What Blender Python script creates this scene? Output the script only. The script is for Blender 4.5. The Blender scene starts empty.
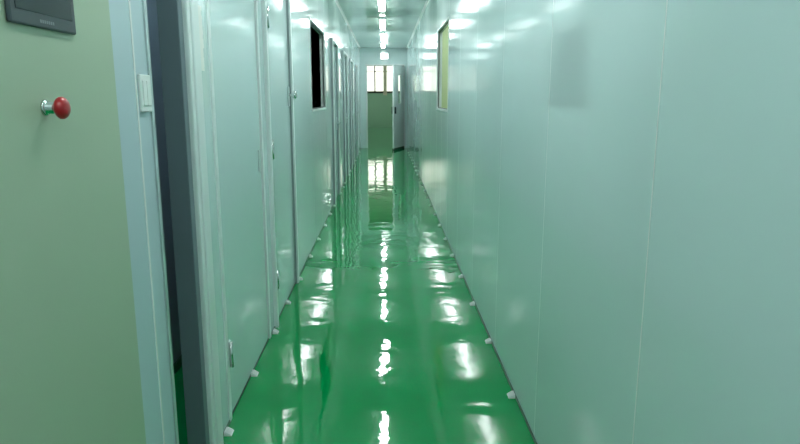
import bpy, bmesh, math, random
from mathutils import Vector, Matrix
random.seed(3)
scene = bpy.context.scene
try:
    scene.view_settings.view_transform = 'Standard'
    scene.view_settings.look = 'None'
except Exception: pass

# ------------------------------------------------------------ dimensions
XL, XR = -0.69, 0.617      # corridor faces
T = 0.05                   # sandwich panel thickness
H = 2.75                   # corridor ceiling
Y0, Y1 = -1.5, 18.0
CAMZ = 1.40
DT = 2.15                  # door opening height

# ------------------------------------------------------------ materials
def mat(name, col, rough=0.5, metal=0.0, coat=0.0, coat_r=0.05, emit=None, es=0.0, spec=0.5,
        bump=None, var=None, rvar=None):
    m = bpy.data.materials.new(name); m.use_nodes = True
    nt = m.node_tree; b = nt.nodes['Principled BSDF']
    b.inputs['Base Color'].default_value = (*col, 1)
    b.inputs['Roughness'].default_value = rough
    b.inputs['Metallic'].default_value = metal
    b.inputs['Specular IOR Level'].default_value = spec
    b.inputs['Coat Weight'].default_value = coat
    b.inputs['Coat Roughness'].default_value = coat_r
    if emit:
        b.inputs['Emission Color'].default_value = (*emit, 1)
        b.inputs['Emission Strength'].default_value = es
    tc = nt.nodes.new('ShaderNodeTexCoord')
    def noise(scale, stretch=(1,1,1), detail=2):
        mp = nt.nodes.new('ShaderNodeMapping'); mp.inputs['Scale'].default_value = stretch
        n = nt.nodes.new('ShaderNodeTexNoise'); n.inputs['Scale'].default_value = scale
        n.inputs['Detail'].default_value = detail
        nt.links.new(tc.outputs['Object'], mp.inputs['Vector'])
        nt.links.new(mp.outputs['Vector'], n.inputs['Vector'])
        return n.outputs['Fac']
    if bump:
        prev = None
        for (sc, st, dist, det) in bump:
            bn = nt.nodes.new('ShaderNodeBump'); bn.inputs['Strength'].default_value = 1.0
            bn.inputs['Distance'].default_value = dist
            nt.links.new(noise(sc, st, det), bn.inputs['Height'])
            if prev: nt.links.new(prev, bn.inputs['Normal'])
            prev = bn.outputs['Normal']
        nt.links.new(prev, b.inputs['Normal'])
        if coat: nt.links.new(prev, b.inputs['Coat Normal'])
    if var:
        sc, st, c2 = var
        r = nt.nodes.new('ShaderNodeValToRGB')
        r.color_ramp.elements[0].position = 0.35; r.color_ramp.elements[1].position = 0.65
        r.color_ramp.elements[0].color = (*col, 1); r.color_ramp.elements[1].color = (*c2, 1)
        nt.links.new(noise(sc, st, 4), r.inputs['Fac'])
        nt.links.new(r.outputs['Color'], b.inputs['Base Color'])
    if rvar:
        sc, lo, hi = rvar
        mr = nt.nodes.new('ShaderNodeMapRange')
        mr.inputs['From Min'].default_value = .3; mr.inputs['From Max'].default_value = .7
        mr.inputs['To Min'].default_value = lo; mr.inputs['To Max'].default_value = hi
        nt.links.new(noise(sc, (1,1,1), 5), mr.inputs['Value'])
        nt.links.new(mr.outputs['Result'], b.inputs['Roughness'])
    return m

M_wall = mat('wall_panel_paint', (.635,.780,.785), .09, spec=.42, rvar=(2.5,.07,.11),
             bump=[(1.6,(1,1,.4),.0022,1)], var=(1.2,(1,1,1),(.655,.795,.80)))
M_seam = mat('seam_light', (.95,.97,.96), .25)
M_seamdark = mat('seam_shadow_gap', (.12,.17,.17), .6)
M_ceil = mat('ceiling_panel_paint', (.64,.77,.73), .10, spec=.6, bump=[(2.5,(1,1,1),.003,1)])
M_floor = mat('green_epoxy', (.0,.260,.062), .04, spec=.5, coat=.0, coat_r=.02,
              var=(1.6,(1,1,1),(.0,.290,.074)), rvar=(3.0,.015,.035),
              bump=[(2.4,(1,1,1),.0032,1),(7,(1,1,1),.0016,1),(24,(1,1,1),.0002,2)])
M_alu = mat('brushed_aluminium', (.60,.66,.68), .32, metal=.6, bump=[(60,(1,1,.05),.0004,2)])
M_jamb = mat('jamb_inner_grey', (.15,.20,.225), .4)
M_gapshade = mat('door_gap_shade_grey', (.26,.32,.33), .5)
M_frame = mat('white_frame', (.76,.83,.83), .28)
M_door = mat('door_paint', (.63,.77,.775), .10, bump=[(2.2,(1,1,.5),.002,1)])
M_dark = mat('dark_rubber', (.02,.03,.03), .5)
M_base = mat('base_channel', (.03,.10,.06), .4)
M_cab = mat('cabinet_pale_green', (.43,.525,.385), .38, bump=[(180,(1,1,1),.0002,2)], var=(1.1,(1,1,1),(.41,.51,.375)))
M_strip = mat('grey_blue_panel', (.50,.61,.66), .3)
M_closet = mat('closet_grey_blue', (.30,.37,.41), .5, var=(1.5,(1,1,1),(.28,.35,.39)))
M_red = mat('red_plastic', (.45,.004,.012), .3, coat=.3)
M_chrome = mat('chrome', (.7,.7,.7), .18, metal=1)
M_screen = mat('black_glass_screen', (.012,.016,.02), .08)
M_bezel = mat('bezel_dark_grey', (.05,.065,.075), .35)
M_logo = mat('logo_print', (.25,.27,.28), .5)
M_white = mat('white_plastic', (.82,.85,.84), .3)
M_paper = mat('paper_label', (.85,.86,.83), .7)
M_led = mat('led_diffuser', (.9,.95,.95), .4, emit=(.93,1.0,.985), es=36)
M_closetfill = mat('closet_fill_glow', (.9,.95,.95), .4, emit=(.80,.9,1.0), es=22)  # glow for the added closet fill lamp
M_led2 = mat('sign_glow', (.9,.95,.95), .4, emit=(.92,1.0,.98), es=5)
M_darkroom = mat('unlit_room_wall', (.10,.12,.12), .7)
M_litroom = mat('lit_room_wall', (.60,.68,.44), .6)
M_farwall = mat('far_wall_paint', (.70,.78,.74), .5)
M_fargreen = mat('far_wall_green', (.42,.66,.50), .35)
M_curtain = mat('cream_blind', (.85,.80,.66), .8)
M_bronze = mat('dark_window_frame', (.05,.05,.04), .4)
g = bpy.data.materials.new('clear_glass'); g.use_nodes = True
nt = g.node_tree; nt.nodes.clear()
o = nt.nodes.new('ShaderNodeOutputMaterial'); mx = nt.nodes.new('ShaderNodeMixShader')
geo = nt.nodes.new('ShaderNodeNewGeometry'); mr = nt.nodes.new('ShaderNodeMapRange')
mr.inputs['To Min'].default_value = 1.45; mr.inputs['To Max'].default_value = 1/1.45
nt.links.new(geo.outputs['Backfacing'], mr.inputs['Value'])
fr = nt.nodes.new('ShaderNodeFresnel'); nt.links.new(mr.outputs['Result'], fr.inputs['IOR'])
tr = nt.nodes.new('ShaderNodeBsdfTransparent'); tr.inputs['Color'].default_value = (.95,.98,.96,1)
gl = nt.nodes.new('ShaderNodeBsdfGlossy'); gl.inputs['Roughness'].default_value = .02
nt.links.new(fr.outputs[0], mx.inputs[0]); nt.links.new(tr.outputs[0], mx.inputs[1])
nt.links.new(gl.outputs[0], mx.inputs[2]); nt.links.new(mx.outputs[0], o.inputs[0])
M_glass = g

# ------------------------------------------------------------ mesh builder
class MB:
    def __init__(s): s.bm = bmesh.new(); s.mats = []
    def mi(s, m):
        if m not in s.mats: s.mats.append(m)
        return s.mats.index(m)
    def box(s, x0,x1,y0,y1,z0,z1, m, bev=0.0, mtx=None):
        r = bmesh.ops.create_cube(s.bm, size=1)
        vs = r['verts']
        for v in vs:
            v.co = Vector(((x0+x1)/2+v.co.x*(x1-x0), (y0+y1)/2+v.co.y*(y1-y0), (z0+z1)/2+v.co.z*(z1-z0)))
        fs = set(f for v in vs for f in v.link_faces)
        i = s.mi(m)
        for f in fs: f.material_index = i
        if bev:
            es = list(set(e for v in vs for e in v.link_edges))
            rr = bmesh.ops.bevel(s.bm, geom=es, offset=bev, segments=2, affect='EDGES', profile=.5)
            for f in rr['faces']: f.material_index = i
            vs = list(set(vv for f in rr['faces'] for vv in f.verts) | set(v for v in vs if v.is_valid))
        if mtx:
            for v in vs: v.co = mtx @ v.co
        return s
    def lathe(s, prof, origin, axis, m, n=32, smooth=True):
        """prof: list of (radius, height) revolved about axis from origin"""
        a = Vector(axis).normalized()
        q = Vector((0,0,1)).rotation_difference(a)
        i = s.mi(m); rings = []
        for (r,h) in prof:
            if r < 1e-6:
                rings.append([s.bm.verts.new(Vector(origin)+q@Vector((0,0,h)))])
            else:
                rings.append([s.bm.verts.new(Vector(origin)+q@Vector((r*math.cos(2*math.pi*k/n), r*math.sin(2*math.pi*k/n), h))) for k in range(n)])
        for A,B in zip(rings, rings[1:]):
            for k in range(n):
                k2 = (k+1)%n
                if len(A)==1 and len(B)==1: continue
                if len(A)==1: vs = [A[0],B[k],B[k2]]
                elif len(B)==1: vs = [A[k],A[k2],B[0]]
                else: vs = [A[k],A[k2],B[k2],B[k]]
                f = s.bm.faces.new(vs); f.material_index = i; f.smooth = smooth
        return s
    def prism(s, pts, y0, y1, m):
        """pts in (x,z), extruded along y"""
        i = s.mi(m)
        a = [s.bm.verts.new((x,y0,z)) for x,z in pts]; b = [s.bm.verts.new((x,y1,z)) for x,z in pts]
        fs = [s.bm.faces.new(a), s.bm.faces.new(b[::-1])]
        for k in range(len(pts)):
            k2=(k+1)%len(pts); fs.append(s.bm.faces.new([a[k],b[k],b[k2],a[k2]]))
        for f in fs: f.material_index = i
        return s
    def done(s, name, parent=None):
        bmesh.ops.recalc_face_normals(s.bm, faces=s.bm.faces)
        me = bpy.data.meshes.new(name); s.bm.to_mesh(me); s.bm.free()
        for m in s.mats: me.materials.append(m)
        ob = bpy.data.objects.new(name, me); scene.collection.objects.link(ob)
        if parent: ob.parent = parent
        return ob

# ------------------------------------------------------------ floor & ceiling
b = MB(); b.box(-2.5,2.5,Y0-.1,31.1,-.1,0,M_floor); b.done('floor')

b = MB()
y = Y0
while y < Y1-.01:
    y2 = min(y+.96, Y1)
    b.box(XL-T, XR+T, y+.002, y2-.002, H, H+.05, M_ceil, bev=.0015); y = y2
b.box(XL-T, XR+T, Y0, Y1, H+.045, H+.09, M_seamdark)
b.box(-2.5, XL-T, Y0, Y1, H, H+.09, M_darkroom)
b.box(XR+T, 2.5, Y0, Y1, H, H+.09, M_litroom)
b.box(-2.5, 2.5, Y1, 31.1, 3.2, 3.29, M_farwall)
b.done('ceiling')

# ------------------------------------------------------------ walls
def panels(b, x0, x1, ys, z0, z1, m=M_wall):
    for a,c in zip(ys, ys[1:]):
        b.box(x0, x1, a+.0032, c-.0032, z0, z1, m, bev=.0008)
    xm0, xm1 = x0+.0003, x1-.0003
    for c in ys[1:-1]:
        b.box(xm0, xm1, c-.0008, c+.0032, z0+.002, z1-.002, M_seam)
    b.box(x0+.006, x1-.006, ys[0]+.01, ys[-1]-.01, z0+.002, z1-.002, M_seamdark)

def split(a, c, w=.97):
    n = max(1, round((c-a)/w)); return [a+(c-a)*k/n for k in range(n+1)]

# left side
CAB = (.80, 1.665); STR = (1.665, 1.925); GAP = (1.925, 2.215)
JAMB = (2.215, 2.40); NAR = (2.40, 2.54)
DOORS_L = [(2.56,3.58),(3.72,4.72),(8.30,9.25),(10.55,11.5),(12.6,13.5),(14.9,15.8)]
WIN_L = (6.05, 7.50, 1.27, 2.13)
b = MB()
xl0, xl1 = XL-T, XL
panels(b, xl0, xl1, [Y0,-.4,.80], 0, H)
panels(b, xl0, xl1, [.80,1.665], 2.1, H)
b.box(xl0, xl1, STR[0]+.001, 1.800, 0, H, M_strip, bev=.001)
b.box(xl0, xl1-.003, 1.801, STR[1], 0, H, M_strip, bev=.001)
panels(b, xl0, xl1, [GAP[0],JAMB[1]], 2.2, H)
panels(b, xl0, xl1, [JAMB[1]-.01,NAR[1]], 0, H)
prev = NAR[1]
ops = sorted([(d,'d') for d in DOORS_L]+[(WIN_L[:2],'w')])
for (o0,o1),k in ops:
    if o0-prev > .03: panels(b, xl0, xl1, split(prev,o0), 0, H)
    elif o0 > prev: b.box(xl0, xl1, prev, o0, 0, H, M_wall)
    if k=='d': panels(b, xl0, xl1, [o0,o1], DT, H)
    else:
        ym=(o0+o1)/2
        panels(b, xl0, xl1, [o0,ym,o1], WIN_L[3], H); panels(b, xl0, xl1, [o0,ym,o1], 0, WIN_L[2])
    prev = o1
panels(b, xl0, xl1, split(prev,Y1), 0, H)
b.done('wall_left')

WIN_R = (6.27, 7.62, 1.26, 2.17)
b = MB(); xr0, xr1 = XR, XR+T
ys = [Y0,-.49,.47,1.43,2.40,3.36,4.33,5.30,6.27]
panels(b, xr0, xr1, ys, 0, H)
panels(b, xr0, xr1, [6.27,6.95,7.62], 0, WIN_R[2]); panels(b, xr0, xr1, [6.27,6.95,7.62], WIN_R[3], H)
panels(b, xr0, xr1, split(7.62,Y1), 0, H)
b.done('wall_right')

b = MB(); b.box(-2.5,2.5,Y0-.1,Y0,0,H+.09,M_wall); b.done('wall_behind')
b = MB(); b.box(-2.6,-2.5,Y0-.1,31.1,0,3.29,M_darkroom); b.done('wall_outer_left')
b = MB(); b.box(2.5,2.6,Y0-.1,31.1,0,3.29,M_litroom); b.done('wall_outer_right')

# corridor end wall with door opening
OX0, OX1, OZ = -.53, .56, 2.32
b = MB()
b.box(-2.5, OX0, Y1, Y1+T, 0, 3.2, M_wall); b.box(OX1, 2.5, Y1, Y1+T, 0, 3.2, M_wall)
b.box(OX0, OX1, Y1, Y1+T, OZ, 3.2, M_wall)
b.done('wall_end')
b = MB()
for (a,c) in ((OX0,OX0+.04),(OX1-.03,OX1)):
    b.box(a,c,Y1-.015,Y1+T+.015,0,OZ,M_frame,bev=.003)
b.box(OX0,OX1,Y1-.015,Y1+T+.015,OZ-.04,OZ,M_frame,bev=.003)
b.done('trim_1')

# far wall + window
WZ0, WZ1 = 1.62, 2.95
b = MB()
b.box(-2.5,2.5,31.0,31.1,0,WZ0,M_fargreen); b.box(-2.5,2.5,31.0,31.1,WZ1,3.2,M_farwall)
b.box(-2.5,-1.95,31.0,31.1,WZ0,WZ1,M_farwall); b.box(1.95,2.5,31.0,31.1,WZ0,WZ1,M_farwall)
b.done('wall_far')
b = MB()
b.box(-1.95,1.95,30.98,31.06,WZ0,WZ0+.10,M_bronze,bev=.004); b.box(-1.95,1.95,30.98,31.06,WZ1-.06,WZ1,M_bronze,bev=.004)
for k in range(9):
    x = -1.92+k*.48; w = .06 if k%2==0 else .035
    b.box(x-w,x+w,30.985,31.055,WZ0,WZ1,M_bronze,bev=.004)
b.box(-1.95,1.95,30.99,31.05,2.62,2.65,M_bronze)
b.box(-1.9,1.9,31.02,31.025,WZ0,WZ1,M_glass)
b.done('window_3')
b = MB()
n = 7
for x0 in (-1.30,-.08,.92):
    for k in range(n):
        xa = x0+k*.026; b.box(xa,xa+.024,30.90+(k%2)*.015,30.915+(k%2)*.015,WZ0-.1,WZ1+.05,M_curtain)
b.box(-1.95,1.95,30.89,30.98,WZ1+.05,WZ1+.08,M_curtain)
b.done('curtain')

# closet partition visible through the gap
b = MB(); b.box(-1.15,-1.10,1.70,3.55,0,H,M_closet); b.box(-1.10,xl0,3.50,3.55,0,H,M_closet); b.box(-1.10,xl0,1.70,1.74,0,H,M_closet)
b.done('wall_closet')
b = MB(); b.box(-1.10,-1.088,1.74,3.5,0,.05,M_base,bev=.002); b.done('baseboard_closet')

# right lit room partitions
b = MB(); b.box(XR+T,2.5,4.8,4.85,0,H,M_litroom); b.box(XR+T,2.5,9.6,9.65,0,H,M_litroom); b.done('wall_room_partition')

# ------------------------------------------------------------ windows
def window(name, side, y0,y1,z0,z1):
    s = 1 if side=='L' else -1       # direction to corridor
    xf = XL if side=='L' else XR
    def bx(b,d0,d1,*a,**k):
        xa, xb = sorted((xf+s*d0, xf+s*d1)); b.box(xa,xb,*a,**k)
    b = MB(); w=.022
    for (ya,yb,za,zb) in ((y0,y0+w,z0,z1),(y1-w,y1,z0,z1),(y0+w,y1-w,z0,z0+w),(y0+w,y1-w,z1-w,z1)):
        bx(b,-.055,.004,ya,yb,za,zb,M_frame,bev=.002)
    w2=w+.010
    for (ya,yb,za,zb) in ((y0+w,y0+w2,z0+w,z1-w),(y1-w2,y1-w,z0+w,z1-w),(y0+w2,y1-w2,z0+w,z0+w2),(y0+w2,y1-w2,z1-w2,z1-w)):
        bx(b,-.022,-.012,ya,yb,za,zb,M_dark)
    # sliding sash slid open: glazed only on the near third
    ys = y0+w+(y1-y0)*.22
    bx(b,-.047,-.042,y0+w,ys,z0+w,z1-w,M_glass)
    bx(b,-.050,-.038,ys-.018,ys,z0+w,z1-w,M_dark,bev=.001)
    return b.done(name)
window('window_1','L',*WIN_L); window('window_2','R',*WIN_R)

# ------------------------------------------------------------ doors
def lever(b, x, y, z, s, dy):
    b.box(min(x,x+s*.008),max(x,x+s*.008),y-.02,y+.02,z-.10,z+.08,M_alu,bev=.003)
    b.lathe([(0,0),(.011,0),(.011,.045),(0,.045)],(x+s*.006,y,z),(s,0,0),M_chrome,16)
    xa,xb=sorted((x+s*.038,x+s*.054)); ya,yb=sorted((y-dy*.008,y+dy*.11))
    b.box(xa,xb,ya,yb,z-.009,z+.009,M_chrome,bev=.005)
    b.lathe([(0,0),(.009,0),(.009,.006),(0,.006)],(x+s*.007,y,z-.06),(s,0,0),M_chrome,16)
def door_L(idx, y0,y1, hinge_near=True, proud=.018):
    root = bpy.data.objects.new('door_%d'%idx, None); scene.collection.objects.link(root)
    w=.04
    b=MB()
    b.box(XL-T-.005,XL+proud,y0,y0+w,0,DT,M_frame,bev=.004)
    b.box(XL-T-.005,XL+proud,y1-w,y1,0,DT,M_frame,bev=.004)
    b.box(XL-T-.005,XL+proud,y0+w,y1-w,DT-w,DT,M_frame,bev=.004)
    b.box(XL-.045,XL-.012,y0+w,y0+w+.006,0,DT-w,M_dark); b.box(XL-.045,XL-.012,y1-w-.006,y1-w,0,DT-w,M_dark)
    b.box(XL-.045,XL-.012,y0+w,y1-w,DT-w-.006,DT-w,M_dark)
    if idx>1:   # dark door gap coloured in as a grey strip at the far frame lip
        b.box(XL-.004,XL+proud*.45,y1-w-.010,y1-w,0,DT-w,M_gapshade)
    if idx>2:
        b.box(XL,XL+proud*.7,y0-.010,y0,0,DT,M_gapshade)  # gap shade coloured in along the near frame edge
    b.done('frame',root)
    b=MB(); b.box(XL-.048,XL-.004,y0+w+.006,y1-w-.012,.006,DT-w-.006,M_door,bev=.002)
    b.box(XL-.05,XL-.002,y0+w+.01,y1-w-.014,.0,.012,M_dark); b.done('leaf',root)
    b=MB(); yh = y1-w-.07 if hinge_near else y0+w+.07
    if idx>2: lever(b, XL-.004, yh, 1.05, 1, -1 if hinge_near else 1)
    if idx==2:
        b.box(XL-.004,XL+.006,yh-.022,yh+.022,1.34,1.48,M_alu,bev=.003)
        b.lathe([(0,0),(.011,0),(.011,.02),(.024,.03),(.026,.045),(.018,.055),(0,.058)],(XL+.004,yh,1.42),(1,0,0),M_chrome,24)
    if idx==1: b.box(XL-.004,XL+.002,yh-.012,yh+.012,1.0,1.12,M_alu,bev=.001)
    b.done('handle',root)
    b=MB(); yy = y0+w if hinge_near else y1-w
    for z in (.30,1.1,1.85) if idx>1 else (.30,1.85):
        b.box(XL-.004,XL+.006,yy-.0,yy+.038,z-.055,z+.055,M_alu,bev=.001)
        b.lathe([(0,0),(.008,0),(.008,.115),(0,.115)],(XL+.012+proud*.5,yy+.003,z-.0575),(0,0,1),M_chrome,14)
    b.done('hinges',root)
for i,(a,c) in enumerate(DOORS_L): door_L(i+1,a,c, True, (.006,.022)[i] if i<2 else .034)

# end door leaf, open toward the corridor
root = bpy.data.objects.new('door_7', None); scene.collection.objects.link(root)
Mx = Matrix.Translation((OX1-.035,Y1-.03,0)) @ Matrix.Rotation(math.radians(180+71),4,'Z')
b=MB(); W=.95
b.box(0,W,-.02,.02,.01,1.25,M_white,mtx=Mx); b.box(0,W,-.02,.02,2.0,2.26,M_white,mtx=Mx)
b.box(0,.30,-.02,.02,1.25,2.0,M_white,mtx=Mx); b.box(W-.40,W,-.02,.02,1.25,2.0,M_white,mtx=Mx)
b.box(.30,W-.40,-.004,.004,1.25,2.0,M_glass,mtx=Mx)
b.box(0,W,-.022,.022,0,.06,M_dark,mtx=Mx)
b.done('leaf',root)
b=MB(); b.box(W-.09,W-.05,-.06,.06,.98,1.16,M_dark,bev=.004,mtx=Mx); b.done('handle',root)

# ------------------------------------------------------------ trims & baseboards
b=MB()
for (x0,x1,x2) in ((XL,XL+.03,XL+.004),(XR,XR-.03,XR-.004)):
    xa,xb=sorted((x0,x1)); b.box(xa,xb,Y0,Y1,H-.004,H,M_seam)
    xa,xb=sorted((x0,x2)); b.box(xa,xb,Y0,Y1,H-.03,H-.004,M_seam)
b.done('trim_2')
b=MB(); b.box(XR-.006,XR,Y0,Y1,0,.014,M_base,bev=.0015); b.done('baseboard_right')
b=MB(); prev=NAR[0]
b.box(XL,XL+.006,Y0,.8,0,.014,M_base)
for (d0,d1) in DOORS_L:
    if d0-prev>.05: b.box(XL,XL+.006,prev,d0,0,.014,M_base,bev=.0015)
    prev=d1
b.box(XL,XL+.006,prev,Y1,0,.014,M_base); b.done('baseboard_left')

# gap jamb: extruded aluminium profile
b=MB()
b.box(XL-.07,XL+.001,2.215,2.262,0,2.2,M_jamb,bev=.003)
b.box(XL-.07,XL+.018,2.262,2.292,0,2.2,M_frame,bev=.006)
b.box(XL-.06,XL+.004,2.292,2.300,0,2.2,M_dark)
b.box(XL-.07,XL+.022,2.300,2.385,0,2.2,M_frame,bev=.008)
b.box(XL-.07,XL+.006,2.385,2.398,0,2.2,M_alu,bev=.002)
b.box(XL-.07,XL+.004,1.925,2.215,2.16,2.2,M_alu,bev=.003)
b.done('trim_3')
b=MB(); b.box(XL-.055,XL+.003,1.905,1.925,0,2.2,M_alu,bev=.002)
b.box(XL-.003,XL+.002,1.796,1.805,0,H-.03,M_seam); b.done('trim_4')

# ------------------------------------------------------------ control cabinet
root = bpy.data.objects.new('control_cabinet', None); scene.collection.objects.link(root)
b=MB()
b.box(-1.09,XL-.012,CAB[0]+.004,CAB[1]-.004,.0,2.09,M_cab,bev=.003); b.done('body',root)
b=MB(); b.box(XL-.010,XL+.004,CAB[0]+.006,CAB[1]-.003,.06,2.085,M_cab,bev=.003); b.done('door_panel',root)
b=MB()
for z in (.3,1.05,1.85):
    b.lathe([(0,0),(.008,0),(.008,.08),(0,.08)],(XL+.008,CAB[0]+.012,z),(0,0,1),M_chrome,14)
b.done('hinges',root)
XC=XL+.004
# touch screen
b=MB()
b.box(XC,XC+.010,1.205,1.455,1.535,1.71,M_bezel,bev=.004)
b.box(XC+.009,XC+.0112,1.223,1.437,1.562,1.695,M_screen,bev=.0008)
for k in range(7):
    b.box(XC+.010,XC+.0108,1.305+k*.008,1.310+k*.008,1.545,1.551,M_logo)
b.done('touch_screen',root)
# emergency stop
b=MB(); o=(XC,1.308,1.380)
b.lathe([(0,0),(.0165,0),(.0165,.003),(.014,.005),(.012,.006),(.012,.018),(.0095,.019),(.0095,.028),(0,.028)],o,(1,0,0),M_chrome,32)
b.lathe([(0,.022),(.013,.022),(.0195,.027),(.0225,.031),(.0225,.036),(.0195,.041),(.014,.045),(.007,.0465),(0,.047)],o,(1,0,0),M_red,40)
b.done('emergency_stop_button')
# light switch
b=MB(); xs=XL-.003
b.box(xs,xs+.009,1.822,1.902,1.36,1.465,M_white,bev=.003)
b.box(xs+.008,xs+.012,1.835,1.860,1.378,1.448,M_white,bev=.0015)
b.box(xs+.008,xs+.012,1.864,1.889,1.378,1.448,M_white,bev=.0015)
b.done('light_switch')
# torn paper label
b=MB()
pz=1.50
for k in range(14):
    w=.028+random.uniform(-.008,.006); yc=2.468+random.uniform(-.003,.003)
    b.box(XL,XL+.0012,yc-w,yc+w,pz,pz+.017,M_paper); pz+=.017
b.done('paper_label')

# ------------------------------------------------------------ base clips
b=MB()
def clip(x,s,y):
    # low ribbed clip: flat base plate with raised sloping ribs
    pts=[(x,0.0),(x+s*.031,0),(x+s*.031,.003),(x,.012)]
    b.prism(pts,y-.023,y+.023,M_white)
    for k in range(5):
        ya=y-.0215+k*.0097
        pts=[(x,0.0),(x+s*.028,0),(x+s*.028,.007),(x+s*.010,.018),(x,.020)]
        b.prism(pts,ya,ya+.0042,M_white)
y=2.10
for k in range(24): clip(XR-.006,-1,y+.68*k) if y+.68*k<17 else None
for y in (2.47,3.64,4.78,5.5,6.2,6.9,7.6,8.2,9.35,10.0,10.45,11.6,12.2,13.6,14.3,15.9,16.6): clip(XL+.006,1,y)
for y in (3.05,4.2): clip(XL-.002,1,y)
b.done('wall_base_clips')

# ------------------------------------------------------------ ceiling lights
def batten(x,y,z,m=None,L=.60):
    m = m or M_led
    root = bpy.data.objects.new('ceiling_light', None); scene.collection.objects.link(root)
    b=MB(); b.box(x-.055,x+.055,y-L-.01,y+L+.01,z-.03,z,M_white,bev=.004); b.done('housing',root)
    b=MB(); b.box(x-.046,x+.046,y-L,y+L,z-.050,z-.029,m,bev=.009); b.done('diffuser',root)
for y in (-.1,2.3,4.7,7.1,9.5,11.9,14.3,16.7): batten(-.04,y,H)
for x in (-1.2,1.2):
    for y in (20.5,25,29): batten(x,y,3.2)  # unseen battens added to brighten the far room
batten(1.5,7.2,H); batten(1.5,8.9,H)  # side room light, with an unseen extra batten added to brighten it
batten(-.93,2.6,H,M_closetfill,.45)  # unseen lamp added to lift the dark closet behind the gap
# exit light on end wall
b=MB(); b.box(-.13,.10,Y1-.05,Y1,2.44,2.62,M_white,bev=.006); b.box(-.115,.085,Y1-.056,Y1-.048,2.455,2.605,M_led2,bev=.002)
b.done('exit_sign_light')

# ------------------------------------------------------------ world
w = bpy.data.worlds.new('sky'); scene.world = w; w.use_nodes = True
bg = w.node_tree.nodes['Background']; bg.inputs[0].default_value=(1,.98,.88,1); bg.inputs[1].default_value=2.8

# ------------------------------------------------------------ camera
cd = bpy.data.cameras.new('camera'); cam = bpy.data.objects.new('camera', cd); scene.collection.objects.link(cam)
cd.sensor_width=36; cd.lens=630/800*36; cd.clip_start=.02
cam.location=(0,0,CAMZ)
cam.rotation_euler=(math.radians(90-11.15),0,math.radians(-1.34))
scene.camera=cam
